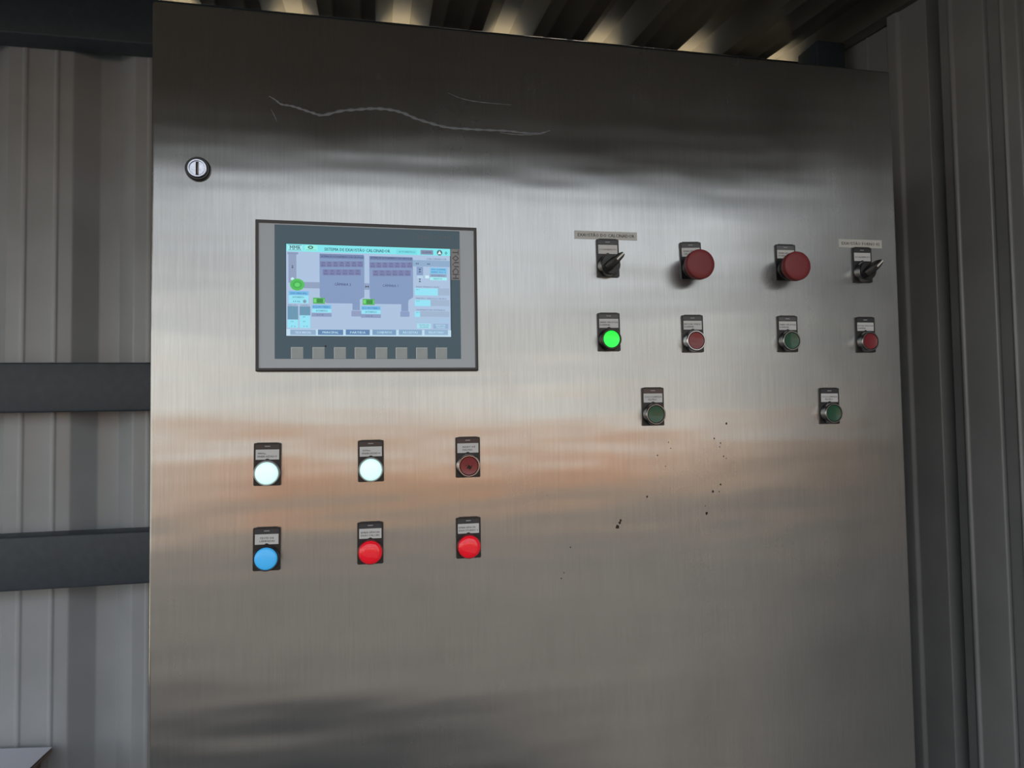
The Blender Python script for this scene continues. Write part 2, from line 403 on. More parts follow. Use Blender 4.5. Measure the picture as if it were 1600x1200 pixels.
    ('P', [(193.3, -59.1), (196.2, -59.0), (194.7, -56.8)], (45, 65, 100), 4),
    ('P', [(193.2, -66.9), (196.1, -66.8), (194.6, -69.1)], (45, 65, 100), 4),
    ('P', [(193.1, -71.3), (196.1, -71.3), (194.6, -69.1)], (45, 65, 100), 4),
    ('R', 191.4, -66.5, 198.3, -63.1, (180, 210, 235), 3),
    ('R', 201.3, -66.3, 206.1, -62.7, (205, 240, 250), 3),
    ('R', 207.3, -60.3, 228.8, -52.8, (120, 196, 238), 3),
    ('T', 'XV01-DAMPER', 208.8, 227.0, -54.9, 1.98, (45, 110, 165), 4),
    ('T', 'ABRE 00,0 S', 208.7, 226.9, -58.2, 1.98, (45, 110, 165), 4),
    ('R', 207.2, -64.4, 228.0, -60.7, (140, 165, 195), 3),
    ('T', 'AUTOMÁTICO', 209.1, 225.8, -62.6, 1.8, (85, 110, 150), 4),
    ('R', 207.2, -68.5, 228.5, -64.8, (160, 240, 246), 3),
    ('T', 'ABERTA', 211.2, 222.4, -66.7, 1.8, (70, 130, 150), 4),
    ('R', 188.3, -87.9, 217.0, -79.0, (146, 228, 248), 3),
    ('R', 217.0, -87.5, 231.5, -78.5, (158, 180, 208), 3),
    ('T', 'PRESSÃO ENTRADA DO FILTRO', 189.8, 218.9, -77.2, 1.62, (95, 115, 145), 4),
    ('T', '00.0', 189.7, 194.1, -80.7, 1.44, (80, 140, 170), 4),
    ('R', 188.1, -101.4, 207.6, -93.6, (146, 228, 248), 3),
    ('R', 207.6, -101.0, 231.3, -93.2, (158, 180, 208), 3),
    ('T', 'PRESSÃO SAÍDA DO FILTRO', 189.6, 227.7, -91.7, 1.62, (95, 115, 145), 4),
    ('T', '00.0', 189.6, 194.0, -95.1, 1.44, (80, 140, 170), 4),
    ('R', 188.0, -115.0, 194.6, -108.0, (146, 228, 248), 3),
    ('R', 194.6, -114.7, 231.2, -107.7, (158, 180, 208), 3),
    ('T', 'TEMPERATURA ENTRADA', 189.5, 225.6, -106.1, 1.62, (95, 115, 145), 4),
    ('T', '00.0', 189.5, 193.9, -109.4, 1.44, (80, 140, 170), 4),
    ('E', 47.9, -77.7, 8.4, 7.2, (70, 190, 84), 4),
    ('E', 47.9, -77.7, 5.3, 4.4, (52, 172, 72), 5),
    ('E', 47.9, -77.9, 3.2, 2.6, (92, 212, 104), 6),
    ('E', 42.4, -70.8, 2.0, 1.8, (200, 240, 245), 3),
    ('R', 66.2, -100.4, 80.0, -93.2, (62, 170, 76), 4),
    ('R', 66.9, -99.1, 70.0, -94.4, (110, 215, 110), 5),
    ('R', 70.7, -99.1, 77.6, -94.4, (40, 140, 62), 5),
    ('R', 78.1, -99.2, 79.5, -94.2, (96, 205, 100), 5),
    ('R', 124.8, -100.9, 139.0, -93.6, (62, 170, 76), 4),
    ('R', 125.5, -99.5, 128.7, -94.8, (110, 215, 110), 5),
    ('R', 129.4, -99.6, 136.5, -94.9, (40, 140, 62), 5),
    ('R', 137.0, -99.7, 138.5, -94.6, (96, 205, 100), 5),
    ('R', 38.1, -90.4, 61.2, -85.4, (112, 188, 235), 3),
    ('T', 'EXAU.PRINCIPAL', 40.0, 59.2, -88.1, 2.16, (30, 110, 175), 4),
    ('R', 38.1, -95.2, 60.9, -90.6, (146, 228, 248), 3),
    ('T', 'AUTOMÁTICO', 42.4, 55.7, -92.9, 1.98, (40, 100, 120), 4),
    ('R', 38.1, -100.1, 60.8, -95.4, (146, 228, 248), 3),
    ('T', '0.0 Hz', 43.0, 51.2, -98.0, 1.98, (40, 100, 120), 4),
    ('E', 56.4, -97.8, 2.0, 2.0, (120, 150, 170), 4),
    ('R', 65.0, -106.5, 87.5, -101.8, (112, 188, 235), 3),
    ('T', 'EC2-MOTRED2', 66.3, 85.7, -104.3, 2.34, (30, 105, 170), 4),
    ('R', 64.9, -111.2, 87.4, -106.7, (146, 228, 248), 3),
    ('T', 'AUTOMÁTICO', 69.4, 82.9, -109.0, 1.98, (40, 100, 120), 4),
    ('R', 64.4, -116.1, 87.8, -111.7, (134, 152, 190), 3),
    ('T', '0.0 A', 70.1, 78.4, -113.9, 1.8, (80, 95, 130), 4),
    ('R', 123.1, -107.1, 146.3, -102.3, (112, 188, 235), 3),
    ('T', 'EC1-MOTRED1', 124.5, 144.5, -104.9, 2.34, (30, 105, 170), 4),
    ('R', 123.1, -111.9, 146.2, -107.3, (146, 228, 248), 3),
    ('T', 'AUTOMÁTICO', 127.7, 141.6, -109.7, 1.98, (40, 100, 120), 4),
    ('R', 122.5, -116.8, 146.6, -112.4, (134, 152, 190), 3),
    ('T', '0.0 A', 128.4, 136.9, -114.6, 1.8, (80, 95, 130), 4),
    ('R', 36.7, -119.9, 48.8, -103.8, (98, 148, 176), 3),
    ('R', 36.7, -129.9, 48.8, -120.1, (146, 228, 248), 3),
    ('R', 50.5, -114.7, 62.9, -103.9, (98, 148, 176), 3),
    ('R', 50.5, -130.1, 62.8, -114.9, (146, 228, 248), 3),
    ('T', 'PRESSÃO', 37.2, 48.5, -102.5, 1.44, (80, 100, 130), 4),
    ('T', 'VAZÃO', 51.2, 62.5, -102.5, 1.44, (80, 100, 130), 4),
    ('T', '-50', 39.7, 43.3, -122.4, 1.62, (80, 140, 165), 4),
    ('T', '0 %', 40.6, 46.0, -128.1, 1.62, (80, 140, 165), 4),
    ('T', '-80', 53.7, 57.0, -116.7, 1.62, (80, 140, 165), 4),
    ('T', '-50', 53.7, 57.0, -122.2, 1.62, (80, 140, 165), 4),
    ('T', '0 %', 54.6, 60.1, -127.9, 1.62, (80, 140, 165), 4),
    ('R', 39.7, -138.5, 69.3, -132.1, (140, 172, 204), 3),
    ('T', 'TELA INICIAL', 45.0, 64.0, -135.5, 2.7, (190, 228, 245), 4),
    ('R', 71.7, -138.3, 101.3, -131.8, (88, 130, 176), 3),
    ('T', 'PRINCIPAL', 77.0, 95.9, -135.2, 2.7, (190, 228, 245), 4),
    ('R', 104.4, -138.1, 133.0, -131.5, (86, 128, 176), 3),
    ('T', 'PARTIDA', 109.6, 127.9, -135.0, 2.7, (190, 228, 245), 4),
    ('R', 136.2, -137.9, 164.9, -131.3, (116, 156, 194), 3),
    ('T', 'CONJUNTOS', 141.4, 159.7, -134.7, 2.7, (190, 228, 245), 4),
    ('R', 168.2, -137.6, 196.7, -131.0, (130, 168, 202), 3),
    ('T', 'RECEITAS', 173.3, 191.6, -134.5, 2.7, (190, 228, 245), 4),
    ('R', 199.8, -137.4, 229.0, -130.7, (140, 176, 208), 3),
    ('T', 'RELATÓRIO', 205.1, 223.7, -134.2, 2.7, (190, 228, 245), 4),
    ('R', 187.9, -122.6, 231.4, -116.8, (164, 196, 226), 2),
    ('R', 190.4, -129.5, 208.0, -123.2, (165, 222, 240), 3),
    ('T', 'SILENCIA', 193.0, 205.4, -125.1, 1.8, (100, 165, 190), 4),
    ('T', 'ALARME', 194.0, 204.7, -127.7, 1.8, (100, 165, 190), 4),
    ('R', 210.6, -129.5, 229.5, -123.4, (142, 176, 210), 3),
    ('T', 'RESET DE', 213.9, 225.8, -125.3, 1.8, (195, 230, 245), 4),
    ('T', 'FALHAS', 215.0, 225.4, -127.9, 1.8, (195, 230, 245), 4),
]

# ---------------- beyond the open front (seen only as reflections in the steel)
bw = tag(link('boundary_wall', boxmesh('bw', -8000, 10000, -120, 120, 0, 2200, bev=10), mat('orange brick render', (150, 108, 84), .8)), 'long orange rendered boundary wall across the yard', 'wall')
_n = bw.data.materials[0].node_tree; _t = _n.nodes.new('ShaderNodeTexCoord'); _z = _n.nodes.new('ShaderNodeTexNoise'); _r = _n.nodes.new('ShaderNodeValToRGB')
_z.inputs['Scale'].default_value = .55; _n.links.new(_t.outputs['Object'], _z.inputs['Vector']); _n.links.new(_z.outputs['Fac'], _r.inputs[0]); _n.links.new(_r.outputs[0], _n.nodes['Principled BSDF'].inputs['Base Color'])
_r.color_ramp.elements[0].position = .42; _r.color_ramp.elements[0].color = srgb((118, 106, 88)); _r.color_ramp.elements[1].position = .6; _r.color_ramp.elements[1].color = srgb((132, 80, 54))
bw.location = V(0, -15200, -FLOOR); bw['kind'] = 'structure'
pv = tag(link('pavement', boxmesh('pv', -8000, 10000, -300, 900, 0, 60, bev=10), mat('pale paving', (122, 114, 102), .8, noise=.1, nscale=2)), 'pale concrete pavement strip in front of the boundary wall', 'pavement')
pv.location = V(0, -13300, -FLOOR); pv['kind'] = 'structure'

# ---------------- cabinet
cab = thing('control_cabinet', V(386, 0, -FLOOR), 'large brushed stainless steel electrical control cabinet with closed door', 'cabinet')
def L(x, y, z): return Vector(((x-386)/1000, y/1000, (z+FLOOR)/1000))
def cpart(name, me, m, loc=(0, 0, 0)):
    o = link(name, me, m, cab); o.location = loc; return o
bodyme = boxmesh('body', -109-386, 881-386, 22, 560, FLOOR-1434, FLOOR+252, bev=4)
cpart('body', bodyme, STEEL)
door = cpart('door', boxmesh('door', -117-386, 889-386, 0, 21, FLOOR-1440, FLOOR+259.5, bev=3.2, seg=4), STEEL)
cpart('plinth', boxmesh('plinth', -100-386, 870-386, 60, 540, 0, FLOOR-1434, bev=3), mat('black plinth paint', (30, 30, 32), .5))
# old marks on the door: polished streaks, chips and pale residue
def ribbon(bm, pts, w, y=-.15):
    n = len(pts); P = [Vector((a, b)) for a, b in pts]; rows = []
    # smooth the line
    Q = []
    for i in range(n-1):
        p0, p1, p2, p3 = P[max(i-1, 0)], P[i], P[i+1], P[min(i+2, n-1)]
        for k in range(6):
            t = k/6; Q.append(.5*((2*p1)+(-p0+p2)*t+(2*p0-5*p1+4*p2-p3)*t*t+(-p0+3*p1-3*p2+p3)*t**3))
    Q.append(P[-1]); n = len(Q)
    for i, q in enumerate(Q):
        d = (Q[min(i+1, n-1)]-Q[max(i-1, 0)]).normalized(); nn = Vector((-d.y, d.x)); ww = w*(math.sin(math.pi*min(1, max(0, i/(n-1))))**.5*.8+.2)*(.8+.3*math.sin(i*1.7))/2
        rows.append([bm.verts.new(L(*(c_ for c_ in ((q+nn*s*ww).x, yy, (q+nn*s*ww).y)))) for s, yy in ((-1, .05), (-.5, y), (.5, y), (1, .05))])
    for a, b in zip(rows, rows[1:]):
        for k in range(3): bm.faces.new((a[k], a[k+1], b[k+1], b[k]))
STREAK = mat('dull residue streak', (104, 108, 113), .5, .35, noise=.12, nscale=90)
for pts, w in (([(14.6, 154), (22, 150), (29, 145), (40, 144), (52, 141), (66, 137), (78, 135), (100, 142), (121, 145.4), (140, 148), (160, 148), (176, 145), (192, 139), (212, 134), (233, 130.3), (258, 130), (283, 130.4), (310, 131), (333, 130), (355, 131), (368, 136)], 4.6),
               ([(300, 128), (320, 127), (340, 128), (358, 130)], 2.0),
               ([(233, 175.4), (248, 170), (266, 167), (290, 166), (317, 165.9)], 1.5), ([(17, 138), (21, 130), (24, 123)], 1.3)):
    bm = bmesh.new(); ribbon(bm, pts, w); o = link('streak_mark', tomesh(bm, 'streak', True), STREAK, door)
CHIP = mat('dark speck', (44, 34, 26), .8)
rs = random.Random(3)
for x_, z_, r_ in ((449.7, -387.8, 2.6), (452.8, -382.5, 1.7), (454, -379.5, 1.5), (576.6, -375.9, 1.8), (598.4, -338, 1.4), (586.8, -347, 1.6), (491.8, -350.2, 1.4), (609.5, -255.6, 1.6), (590.8, -275.3, 1.1), (600, -282, 1.0), (604, -300, .9), (508, -296, .9), (524, -279, .7), (596, -347.5, .9), (575, -366, .8), (519, -311, .7), (598.5, -287, .7), (608, -303, .7), (527, -287, .7), (385, -411, .8), (376, -443, .7), (372, -450, .8)):
    bm = bmesh.new(); n = 9; ctr = L(x_, -.25, z_)
    ring = [bm.verts.new(ctr+Vector((r_*(.7+.5*rs.random())*math.cos(6.283*i/n), .25, r_*(.8+.6*rs.random())*math.sin(6.283*i/n)))/1000) for i in range(n)]
    c0 = bm.verts.new(ctr)
    for i in range(n): bm.faces.new((c0, ring[i], ring[(i+1) % n]))
    link('dark_speck', tomesh(bm, 'speck'), CHIP, door)

# lock
lk = thing('quarter_turn_lock', V(-65.5, 0, 59), 'round black and chrome quarter-turn lock with a slot, upper left of the door', 'lock')
link('collar', lathe([(0, 0), (14.3, 0), (14.3, 2.0), (13.2, 3.2), (11.4, 3.2), (11.2, 1.0), (0, 1.0)], 'collar'), mat('black lock collar', (20, 19, 23), .3), lk)
link('chrome_insert', lathe([(0, 1), (11.0, 1), (11.0, 4.6), (10.4, 5.4), (9.0, 5.4), (8.6, 3.6), (8.2, 3.6), (8.0, 4.4), (0, 4.4)], 'insert'), mat('worn chrome', (196, 198, 210), .22, 1, noise=.1, nscale=300), lk)
link('slot', boxmesh('slot', -1.6, 1.6, -4.75, -4.2, -8.1, 7.6, bev=.15), mat('slot black', (16, 12, 16), .6), lk)
link('slot_pin', boxmesh('slotpin', .3, 1.7, -4.9, -4.2, -7, 6.2, bev=.15), mat('brass grey', (120, 112, 110), .4, .6), lk)

# ---------------- operator screen panel
hmi = thing('touch_panel', V(0, 0, -182), 'wide operator touch screen panel with lit diagram in a charcoal frame', 'screen')
def H(name, bm_or_me, m=None, parent=None):
    o = link(name, bm_or_me, m, parent or hmi); return o
def hz(z): return z+182
bm = bmesh.new()
# frame: four mitred bars, 3.4 wide, proud by 1.4
o_, i_ = (0, 267, 0, 182), (3.6, 263.4, 3.6, 178.4)
oc = [(o_[0], o_[2]), (o_[1], o_[2]), (o_[1], o_[3]), (o_[0], o_[3])]; ic = [(i_[0], i_[2]), (i_[1], i_[2]), (i_[1], i_[3]), (i_[0], i_[3])]
lv = []
for pts, y in ((oc, 0), (oc, -6.0), ([(x+(1 if x < 100 else -1), z+(1 if z < 90 else -1)) for x, z in oc], -7.2), (ic, -7.2), (ic, -5.4)):
    lv.append([bm.verts.new(Vector((x, y, z))/1000) for x, z in pts])
for a, b in zip(lv, lv[1:]):
    for k in range(4): bm.faces.new((a[k], a[(k+1) % 4], b[(k+1) % 4], b[k]))
H('frame', tomesh(bm, 'frame'), FRAME_D)
H('front_plate', boxmesh('fp', 3.3, 263.7, -5.8, -.5, 3.3, 178.7), PLASTIC_G)
bm = bmesh.new(); rrect(bm, 21.8, 245.2, -6.0, -5.7, hz(-167.3), hz(-5.2), r=.6)
H('slate_panel', tomesh(bm, 'slate'), FILM_D)
bm = bmesh.new(); rrect(bm, 233.8, 245.6, -6.15, -5.9, hz(-67.5), hz(-28.3), r=.3)
tp = H('touch_badge', tomesh(bm, 'badge'), mat('badge grey', (150, 150, 152), .4))
bm = bmesh.new(); text_bm(bm, 'TOUCH', hz(-29.8), hz(-66.2), 239.8, 8.2, -6.22, vertical=True)
H('lettering', tomesh(bm, 'l'), mat('badge ink', (74, 78, 84), .5), tp)
bm = bmesh.new(); text_bm(bm, 'SIMATIC HMI', 192, 232.8, hz(-14.6), 5.2, -6.08)
H('lettering', tomesh(bm, 'l'), mat('faint print', (104, 118, 126), .5))
KEY = mat('key film', (164, 174, 176), .38, noise=.06, nscale=90)
keyme = None
for k, x_ in enumerate((47.5, 72.4, 97.4, 122, 147, 171.3, 196.3, 220.7)):
    if keyme is None:
        bm = bmesh.new(); rrect(bm, -7, 7, -6.35, -5.9, -6.9, 6.9, r=.5); keyme = tomesh(bm, 'key'); keyme.materials.append(KEY)
        bm = bmesh.new(); box(bm, -7, 7, -6.42, -6.3, 6.4, 6.9); box(bm, -7, -6.5, -6.42, -6.3, -6.9, 6.4); edgeme = tomesh(bm, 'edge'); edgeme.materials.append(mat('key highlight', (235, 240, 240), .35))  # painted highlight: pale strips stand for light on the key's top and left
    kx = link('function_key', keyme, None, hmi, (x_/1000, 0, hz(-160.3)/1000)); link('edge_highlight', edgeme, None, kx)
    bm = bmesh.new(); text_bm(bm, 'F%d' % (k+1), -6.5, -4.4, 8.6, 1.3, -6.08); link('lettering', tomesh(bm, 'l'), MAT['faint print'], kx)
sp = lathe([(1.1, 0), (1.0, .4), (0, .6)], 'spot', 10); o = H('ink_spot', sp, CHIP); o.location = (80.6/1000, -.006, hz(-152)/1000)
# the display: one flat lit picture, layered by hundredths of a millimetre
dm = bpy.data.meshes.new('display'); dbm = bmesh.new(); cmap = {}
def ci(c):
    if c not in cmap:
        m = bpy.data.materials.new('screen colour'); m.use_nodes = True; b = m.node_tree.nodes['Principled BSDF']
        b.inputs['Base Color'].default_value = (.01, .01, .012, 1); b.inputs['Roughness'].default_value = .3
        b.inputs['Emission Color'].default_value = srgb(c); b.inputs['Emission Strength'].default_value = .93
        cmap[c] = len(dm.materials); dm.materials.append(m)
    return cmap[c]
for it in SCREEN:
    k = it[0]
    if k == 'T':
        _, s, x0, x1, z, h, c, lvl = it; text_bm(dbm, s, x0, x1, hz(z), h, -6.05-.06*lvl-.03, ci(c)); continue
    if k == 'R': _, x0, z0, x1, z1, c, lvl = it; pts = [(x0, z0), (x1, z0), (x1, z1), (x0, z1)]
    elif k == 'P': _, pts, c, lvl = it
    else:
        _, x0, z0, rx, rz, c, lvl = it; pts = [(x0+rx*math.cos(6.2832*i/24), z0+rz*math.sin(6.2832*i/24)) for i in range(24)]
    f = dbm.faces.new([dbm.verts.new(Vector((x, -6.05-.06*lvl, hz(z)))/1000) for x, z in pts]); f.material_index = ci(c)
dbm.to_mesh(dm); dbm.free()
disp = H('display', dm); disp['label'] = 'lit pale blue process diagram headed SISTEMA DE EXAUSTÃO CALCINADOR'
bm = bmesh.new()
for a in ((34.4, 35.1, -140.2, -27.9), (233.1, 233.8, -140.2, -27.9), (35.1, 233.1, -28.2, -27.6), (35.1, 233.1, -140.3, -139.8)): box(bm, a[0], a[1], -6.2, -5.9, hz(a[2]), hz(a[3]))
H('display_gasket', tomesh(bm, 'g'), mat('gasket', (44, 56, 64), .4))

# ---------------- push buttons, lamps and switches (30 x 50 legend plates)
def make_plate():
    bm = bmesh.new(); rrect(bm, -15.5, 15.5, -2.0, 0, -25.3, 25.3, r=1.6); rrect(bm, -12, 12, -2.5, -1.9, 24.0, 25.9, r=.6)
    return tomesh(bm, 'plate')
PL = make_plate(); PL.materials.append(BLACK)
bm = bmesh.new(); rrect(bm, -13.6, 13.6, -2.35, -1.9, 18.2, 23.6, r=.5); ST = tomesh(bm, 'strip'); ST.materials.append(CLEAR)
bm = bmesh.new(); text_bm(bm, '~mini~', -3.2, 3.2, 21.3, 1.0, -2.4)
bm.free(); bm = bmesh.new(); rrect(bm, -3.2, 3.2, -2.42, -2.3, 20.8, 21.9, r=.4); MK = tomesh(bm, 'mark'); MK.materials.append(mat('pale moulded mark', (150, 150, 152), .4))
bm = bmesh.new()
pts = [(-13.3, 17.6), (-13.3, 5.6), (-2.6, 5.6), (-1.4, 6.5), (0, 6.9), (1.4, 6.5), (2.6, 5.6), (13.3, 5.6), (13.3, 17.6)]
f = [bm.verts.new(Vector((x, -2.4, z))/1000) for x, z in pts]; g = [bm.verts.new(Vector((x, -1.9, z))/1000) for x, z in pts]
bm.faces.new(f); bm.faces.new(g[::-1])
for i in range(len(pts)): bm.faces.new((f[i], g[i], g[(i+1) % 9], f[(i+1) % 9]))
CD = tomesh(bm, 'card'); CD.materials.append(CARD)
HO = -10.2/1000      # hole centre below plate centre
RING = lathe([(14.8, 1.5), (14.8, 3.5), (14.2, 4.6), (14.2, 9.2), (13.9, 10.8), (12.9, 11.8), (12.2, 11.8), (11.9, 11.0), (11.9, 6)], 'ring', 48)
CAP = lathe([(11.6, 6), (11.6, 10.4), (11.0, 11.4), (9.8, 11.2), (0, 10.6)], 'cap', 40)
BLKRING = lathe([(11.95, 6), (11.95, 11.1), (11.5, 11.5), (11.1, 11.1), (11.1, 6)], 'inner_ring', 40)
LAMPRING = lathe([(15.0, 1.5), (15.0, 5.0), (14.8, 7.4), (14.2, 8.4), (13.3, 8.2), (12.9, 6.0)], 'lamp_ring', 48)
DOME = lathe([(12.9, 3), (12.9, 8.3), (12.4, 9.6), (11.2, 10.6), (8.5, 11.4), (4, 11.9), (0, 12.0)], 'lens', 48)
DOME_L = lathe([(14.4, 2), (14.5, 5.5), (14.0, 8.2), (12.6, 10.2), (9.5, 11.8), (5, 12.7), (0, 13.0)], 'lens', 48)
def lens_mat(name, col, e, rough=.18):
    m = mat(name, col, rough, emit=col if e else None, es=e, coat=.4, noise=.0)
    return m
M_WHITE = lens_mat('lit white lens', (208, 250, 243), .78)
M_BLUE = lens_mat('blue lens', (62, 160, 220), .55, .35)
M_REDLAMP = lens_mat('red lamp lens', (216, 24, 40), .4, .1)
M_GREENLIT = lens_mat('lit green cap', (4, 225, 66), .85)
M_RED = lens_mat('dark red cap', (126, 24, 36), 0, .35)
M_GREEN = lens_mat('dark green cap', (10, 76, 50), 0, .35)
M_MUSH = mat('matt red mushroom', (122, 40, 44), .5)
M_DRED = mat('dark red rim', (110, 20, 34), .3)
def base(name, x, z, a, label, cat, group, lines):
    t = thing(name, V(x, 0, z), label, cat, group); t.rotation_euler.y = -a
    p = link('legend_plate', PL, None, t); link('window_strip', ST, None, p); link('moulded_mark', MK, None, p); link('label_card', CD, None, p)
    bm = bmesh.new(); 
    rows = {1: [(11.4, 2.2)], 2: [(13.0, 2.1), (9.4, 2.1)]}[len(lines)]
    for (s, x0, x1), (zc, h) in zip(lines, rows): text_bm(bm, s, x0, x1, zc, h, -2.46)
    link('lettering', tomesh(bm, 'lettering'), INK, p)
    return t
def pilot(t, lensm, ringm, big=False):
    r = link('bezel_ring', LAMPRING, None, t, (0, 0, HO)); r.data = LAMPRING.copy(); r.data.materials.clear(); r.data.materials.append(ringm)
    d = (DOME_L if big else DOME).copy(); d.materials.clear(); d.materials.append(lensm); link('lens', d, None, t, (0, 0, HO))
def push(t, capm, ringm):
    r = RING.copy(); r.materials.clear(); r.materials.append(ringm); link('bezel_ring', r, None, t, (0, 0, HO))
    b = BLKRING.copy(); b.materials.append(BLACK); link('inner_ring', b, None, t, (0, 0, HO))
    c_ = CAP.copy(); c_.materials.append(capm); o = link('button_cap', c_, None, t, (0, 0, HO)); return o
def mushroom(t):
    link('collar', lathe([(14.8, 1.5), (14.8, 5), (13, 6), (13, 14), (15.2, 17)], 'collar', 40), BLACK, t, (0, 0, HO))
    link('mushroom_head', lathe([(13, 13), (15.4, 15.5), (18.8, 18.5), (19.9, 20.5), (20.0, 27.0), (19.4, 28.8), (17.6, 29.9), (13, 30.4), (0, 30.8)], 'head', 56), M_MUSH, t, (0, 0, HO))
def selector(t):
    r = RING.copy(); r.materials.clear(); r.materials.append(SATIN); link('bezel_ring', r, None, t, (0, 0, HO))
    link('rotor', lathe([(13.0, 6), (13.2, 12.6), (12.6, 13.8), (0, 14.4)], 'rotor', 40), BLACK, t, (0, 0, HO))
    # raised pointer handle, long end to the upper right
    bm = bmesh.new()
    sec = [(-12.2, 3.5, 14.5), (-10.5, 4.6, 20), (-4, 5.2, 24), (6, 4.6, 26.5), (14, 3.6, 27), (17.5, 2.6, 26.0), (18.2, 2.0, 20)]
    rings = []
    for x_, w, h in sec:
        rings.append([bm.verts.new(Vector(q)/1000) for q in ((x_, -13 if x_ < 13 else -17, -w*1.25), (x_, -h+1.2, -w), (x_, -h, -w*.7), (x_, -h, w*.7), (x_, -h+1.2, w), (x_, -13 if x_ < 13 else -17, w*1.25))])
    for a, b in zip(rings, rings[1:]):
        for k in range(6): bm.faces.new((a[k], a[(k+1) % 6], b[(k+1) % 6], b[k]))
    bm.faces.new(rings[0]); bm.faces.new(rings[-1][::-1])
    h = link('pointer_handle', tomesh(bm, 'handle', True), BLACK, t, (0, 0, HO)); h.rotation_euler.y = -math.radians(42)
    bm = bmesh.new(); box(bm, 4.5, 17.0, -27.5, -26.4, -1.1, 1.1, bev=.2); s = link('white_line', tomesh(bm, 'line'), mat('white pointer line', (222, 220, 212), .4), h); 
gA, gP, gM, gS = 'lamps in the lower left of the door', 'push buttons on the door', 'red mushroom buttons', 'black selector switches'
t = base('pilot_light', 12.8, -292.7, -.012, 'lit white pilot light labelled 440Vac ENERGIZADO, below the screen at left', 'pilot light', gA, [('440Vac', -11, -1.5), ('ENERGIZADO', -11, 11)]); pilot(t, M_WHITE, mat('silver plastic ring', (158, 158, 160), .3))
t = base('pilot_light', 133.2, -292.3, .0, 'lit white pilot light labelled 220Vac ENERGIZADO, below the middle of the screen', 'pilot light', gA, [('220Vac', -10, -.5), ('ENERGIZADO', -10.5, 11.5)]); pilot(t, M_WHITE, mat('silver plastic ring', (158, 158, 160), .3))
t = base('push_button', 252.8, -291.1, 0, 'chrome-ringed dark red push button labelled RESET DE FALHAS with a dark stain', 'push button', gP, [('RESET DE', -6.5, 9.5), ('FALHAS', -6.5, 5.5)]); c_ = push(t, M_RED, CHROME)
bm = bmesh.new()
for dx, dz, rr in ((0, -1, 2.1), (2.2, -1.8, 1.5), (-1.6, -2.4, 1.2), (1, -3.6, 1.3), (-3.5, 0.5, .7), (3.6, .2, .8), (-1, 1.4, .6)):
    v0 = bm.verts.new(Vector((dx, -11.45, dz))/1000); rg = [bm.verts.new(Vector((dx+rr*(.7+.4*rs.random())*math.cos(k*.785), -11.2, dz+rr*(.7+.4*rs.random())*math.sin(k*.785)))/1000) for k in range(8)]
    for k in range(8): bm.faces.new((v0, rg[k], rg[(k+1) % 8]))
link('stain', tomesh(bm, 'stain'), CHIP, c_)
t = base('push_button', 11.9, -392.5, -.012, 'blue round button labelled TESTE DE LÂMPADAS, lowest at the left', 'push button', gP, [('TESTE DE', -8, 8), ('LÂMPADAS', -8, 9)]); pilot(t, M_BLUE, BLACK)
t = base('pilot_light', 131.9, -391.8, -.006, 'glossy bright red pilot light labelled EMERGÊNCIA EXAU.CALCIN., right of the blue button', 'pilot light', gA, [('EMERGÊNCIA', -11.2, 11.2), ('EXAU.CALCIN.', -11.2, 11.2)]); pilot(t, M_REDLAMP, M_DRED, True)
t = base('pilot_light', 252.3, -391.6, 0, 'glossy bright red pilot light labelled EMERGÊNCIA EXAU.FORNO 2, below the reset button', 'pilot light', gA, [('EMERGÊNCIA', -12, 9), ('EXAU.FORNO 2', -12, 12)]); pilot(t, M_REDLAMP, M_DRED, True)
t = base('selector_switch', 443.6, -32.7, .009, 'black selector switch with white pointer line under the EXAUSTÃO DO CALCINADOR strip', 'switch', gS, [('LOCAL/REMOTO', -11.8, 11.8)]); selector(t)
t = base('mushroom_button', 563.0, -32.7, .04, 'matt red mushroom emergency button beside the EXAUSTÃO DO CALCINADOR switch', 'push button', gM, [('EMERGÊNCIA', -11, 11), ('CALCINADOR', -11, 11)]); mushroom(t)
t = base('push_button', 442.9, -131.4, .009, 'brightly lit green push button below the left selector switch', 'push button', gP, [('ABRE VÁLVULA', -12.3, 12.3), ('DAMPER', -12.3, 1.5)]); push(t, M_GREENLIT, mat('dull dark ring', (88, 86, 82), .35, 1))
t = base('push_button', 562.5, -132.7, .012, 'dark red push button in a bright chrome ring below the left mushroom button', 'push button', gP, [('FECHA VÁLV.', -12.3, 12.3), ('DAMPER', -12.3, 1.5)]); push(t, M_RED, CHROME)
t = base('mushroom_button', 706.4, -31.1, .01, 'matt red mushroom emergency button just left of the EXAUSTÃO FORNO 02 switch', 'push button', gM, [('EMERGÊNCIA', -11, 11), ('FORNO 2', -11, 5)]); mushroom(t)
t = base('selector_switch', 829.0, -31.3, .01, 'black selector switch near the right door edge under the EXAUSTÃO FORNO 02 strip', 'switch', gS, [('LOCAL/REMOTO', -11.8, 11.8)]); selector(t)
t = base('push_button', 705.8, -132.0, 0, 'unlit dark green push button below the right mushroom button', 'push button', gP, [('ABRE VÁLVULA', -12.3, 12.3), ('DAMPER', -12.3, 1.5)]); push(t, M_GREEN, SATIN)
t = base('push_button', 830.1, -132.3, .006, 'dark red push button near the right door edge, labelled FECHA VÁLVULA DAMPER', 'push button', gP, [('FECHA VÁLVULA', -12.6, 12.6), ('DAMPER', -12.3, 0)]); push(t, M_RED, SATIN)
t = base('push_button', 502.5, -230.9, 0, 'dark green CICLO LIMPEZA FILTRO button below and between the two left columns at right', 'push button', gP, [('CICLO LIMPEZA', -12.2, 12.2), ('FILTRO', -7, 5)]); push(t, M_GREEN, SATIN)
